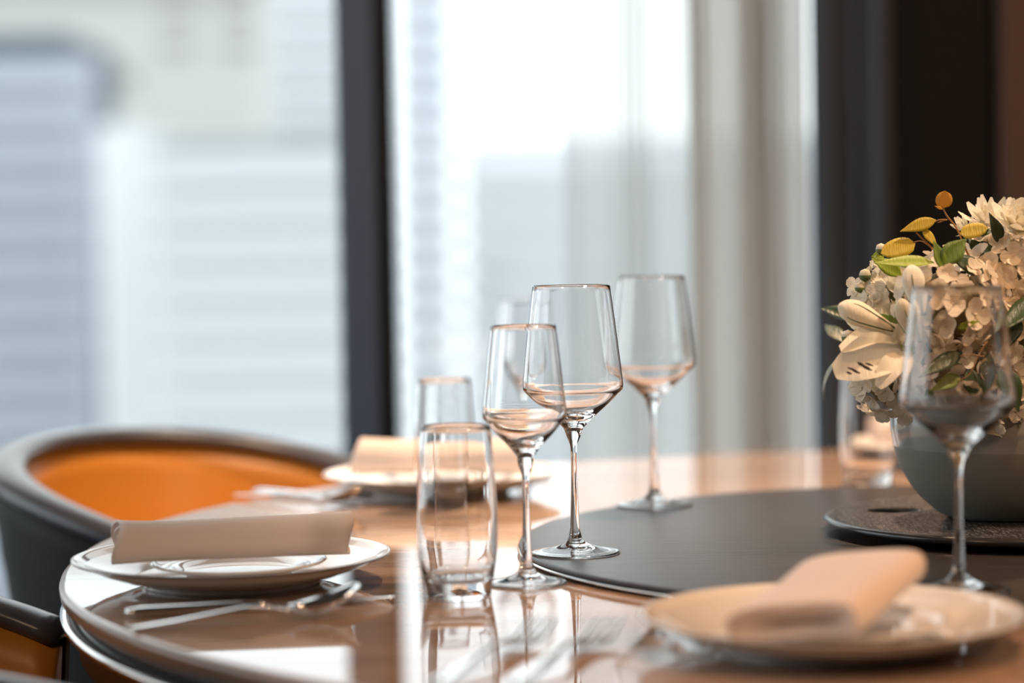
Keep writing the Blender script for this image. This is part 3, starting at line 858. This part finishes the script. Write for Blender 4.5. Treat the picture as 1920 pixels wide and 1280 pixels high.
# lily-like blooms: an open one and closed buds
def bud(p0, p1, D0, D1, wpx, m=None, name='lily_bud', stripes=True):
    a, b = at(*p0, D0), at(*p1, D1); d = b-a; L = d.length; W = wpx*.485e-3
    e_ = None
    prof = [(0, 0), (W*.16, L*.04), (W*.30, L*.25), (W*.47, L*.55), (W*.50, L*.72), (W*.36, L*.9), (W*.12, L*.99), (0, L)]
    V, F = lathe([tuple(p) for p in smoothp(prof, 3)][0:], 18)
    V2 = []
    for v in V:
        v = Vector(v); an = math.atan2(v.y, v.x); k = 1 + .10*cos(3*an); V2.append(Vector((v.x*k, v.y*k, v.z)))
    q = d.to_track_quat('Z', 'Y').to_matrix()
    o = mesh(name, [q @ v for v in V2], F, m or M['ivory'], fl); o.location = a-FO
    if stripes:
        for k in range(4):
            an = 2*pi*k/4 + .9
            pth = [q @ Vector((1.03*cos(an)*interp([(0, .1), (.25, .30), (.55, .47), (.72, .5), (.95, .25)], t)*W*(1+.10*cos(3*an)), 1.03*sin(an)*interp([(0, .1), (.25, .30), (.55, .47), (.72, .5), (.95, .25)], t)*W*(1+.10*cos(3*an)), t*L)) for t in [i/12*.9 for i in range(13)]]
            mesh('green_rib', *tube(pth, [W*.05*(1-.6*i/12) for i in range(13)], 6), M['gstem'], o)
    return o
bud((1676, 618), (1572, 572), 2.06, 2.07, 44)
bud((1722, 590), (1708, 497), 2.04, 2.05, 40)
bud((1745, 560), (1734, 496), 2.07, 2.07, 22)
bud((1716, 640), (1688, 560), 2.05, 2.04, 34)
# open bloom: long petals fanning to the left
def long_petal(p0, p1, D0, D1, wpx, face, cup=.35, spots=False, par=None):
    a, b = at(*p0, D0), at(*p1, D1); d = b-a; L = d.length; W = wpx*.485e-3
    V, F = [], []; n, m_ = 10, 6
    for i in range(n+1):
        u = i/n; wv = W*max(.06, sin(pi*min(1, .06+.88*u))**.65)
        for j in range(m_+1):
            s = (j/m_-.5)*2
            ruf = .05*W*sin(9*u+3*s)*abs(s)
            V.append(Vector((L*u, s*wv/2, cup*wv*s*s*.6 + .10*L*sin(pi*u) - .10*L*u*u + ruf)))
    for i in range(n):
        for j in range(m_): F.append((i*(m_+1)+j, (i+1)*(m_+1)+j, (i+1)*(m_+1)+j+1, i*(m_+1)+j+1))
    x = d.normalized(); f = Vector(face); z = (f-x*f.dot(x)).normalized(); y = z.cross(x); Mx = Matrix((x, y, z)).transposed()
    o = mesh('petal', [Mx @ v for v in V], F, M['ivory'], par); o.location = a - FO - Vector(par.location)
    return a, Mx, L, W
cb = mesh('lily_bloom', *lathe([(0, -.004), (.004, -.002), (.005, .003), (.003, .008), (0, .009)], 12), M['leafl'], fl)
cc = at(1688, 662, 2.075); cb.location = cc-FO
lp = [((1692, 645), (1580, 646), 2.07, 2.045, 62, (.1, -.5, .9)), ((1692, 655), (1568, 694), 2.06, 2.04, 84, (.1, -.95, .35)),
      ((1690, 650), (1630, 612), 2.08, 2.07, 50, (0, -1, .3)),
      ((1690, 665), (1648, 722), 2.05, 2.03, 44, (-.3, -1, .1)), ((1695, 640), (1680, 610), 2.07, 2.06, 40, (0, -1, 0))]
for a_ in lp: info = long_petal(*a_, par=cb)
for (px, py, l_) in [(1598, 692, 18), (1606, 697, 15), (1620, 686, 22), (1627, 691, 18), (1592, 699, 11), (1613, 681, 12), (1630, 683, 16)]:
    a = at(px, py, 2.0245)
    V, F = lathe([(0, -.0008), (.0011, -.0004), (.0013, 0), (.0011, .0004), (0, .0008)], 8)
    o = mesh('petal_spot', [Vector((v[0]*l_/5, v[1]*.5, v[2]*1.4)) for v in V], F, M['spotm'], cb); o.rotation_euler = (0, .35, 0)
    o.location = a - FO - Vector(cb.location)
# shaggy white blooms upper right
def shaggy(c, r, n, name, m, rnd, aimd=(0, -.7, .6), Lk=1, wk=.30):
    core = mesh(name, *lathe([(0, -r*.2), (r*.22, -r*.1), (r*.25, .1*r), (0, .2*r)], 12), m, fl); core.location = Vector(c)-FO
    bases = []
    for k in range(2):
        V, F = petal(r*(1-.12*k), r*wk, .25, 5, .6, .15); me = bpy.data.meshes.new('petal'); me.from_pydata([tuple(v) for v in V], [], F)
        me.materials.append(m); [setattr(p_, 'use_smooth', True) for p_ in me.polygons]; bases.append(me)
    R0 = rot_to(aimd)
    for i in range(n):
        t = i/n; el = .05 + 1.2*t; th = i*2.399
        o = link('petal', bases[i % 2], core)
        o.matrix_local = R0 @ Matrix.Rotation(th, 4, 'Z') @ Matrix.Rotation(-el, 4, 'Y') @ Matrix.Scale(rnd.uniform(.85, 1.1)*(1-.25*t), 4)
    return core
shaggy(at(1850, 420, 2.14), .030, 26, 'white_bloom', M['ivory'], rnd, (-.2, -.5, .8))
shaggy(at(1906, 428, 2.10), .031, 24, 'white_bloom', M['ivory'], rnd, (.1, -.6, .7), wk=.45)
shaggy(at(1812, 430, 2.16), .018, 18, 'white_bloom', M['ivory'], rnd, (-.5, -.5, .6))
# little round white berries
for px, py, r in [(1622, 515, .0055), (1612, 538, .0045), (1652, 466, .0050), (1903, 612, .0048), (1648, 486, .005), (1590, 630, .006)]:
    a = at(px, py, 2.12)
    o = mesh('flower_bud', *lathe([(0, -r*1.1), (r*.8, -r*.6), (r, 0), (r*.75, r*.7), (0, r)], 14), M['ivory'] if px != 1648 else M['leafl'], fl); o.location = a-FO
    mesh('green_calyx', *lathe([(0, -r*1.25), (r*.9, -r*.72), (r*1.05, -r*.1), (r*.95, -r*.05), (0, -r*.9)], 12), M['gstem'], o)
# stems inside the bowl
for k in range(9):
    a = 2*pi*k/9; p0 = VC + Vector((.03*cos(a), .03*sin(a), .012)); p1 = VC + Vector((.075*cos(a), .075*sin(a), .13))
    o = mesh('flower_stem', *tube([Vector((0, 0, 0)), (p1-p0)*.5 + Vector((0, 0, .006)), p1-p0], .0022, 6), M['gstem'], fl); o.location = p0-FO
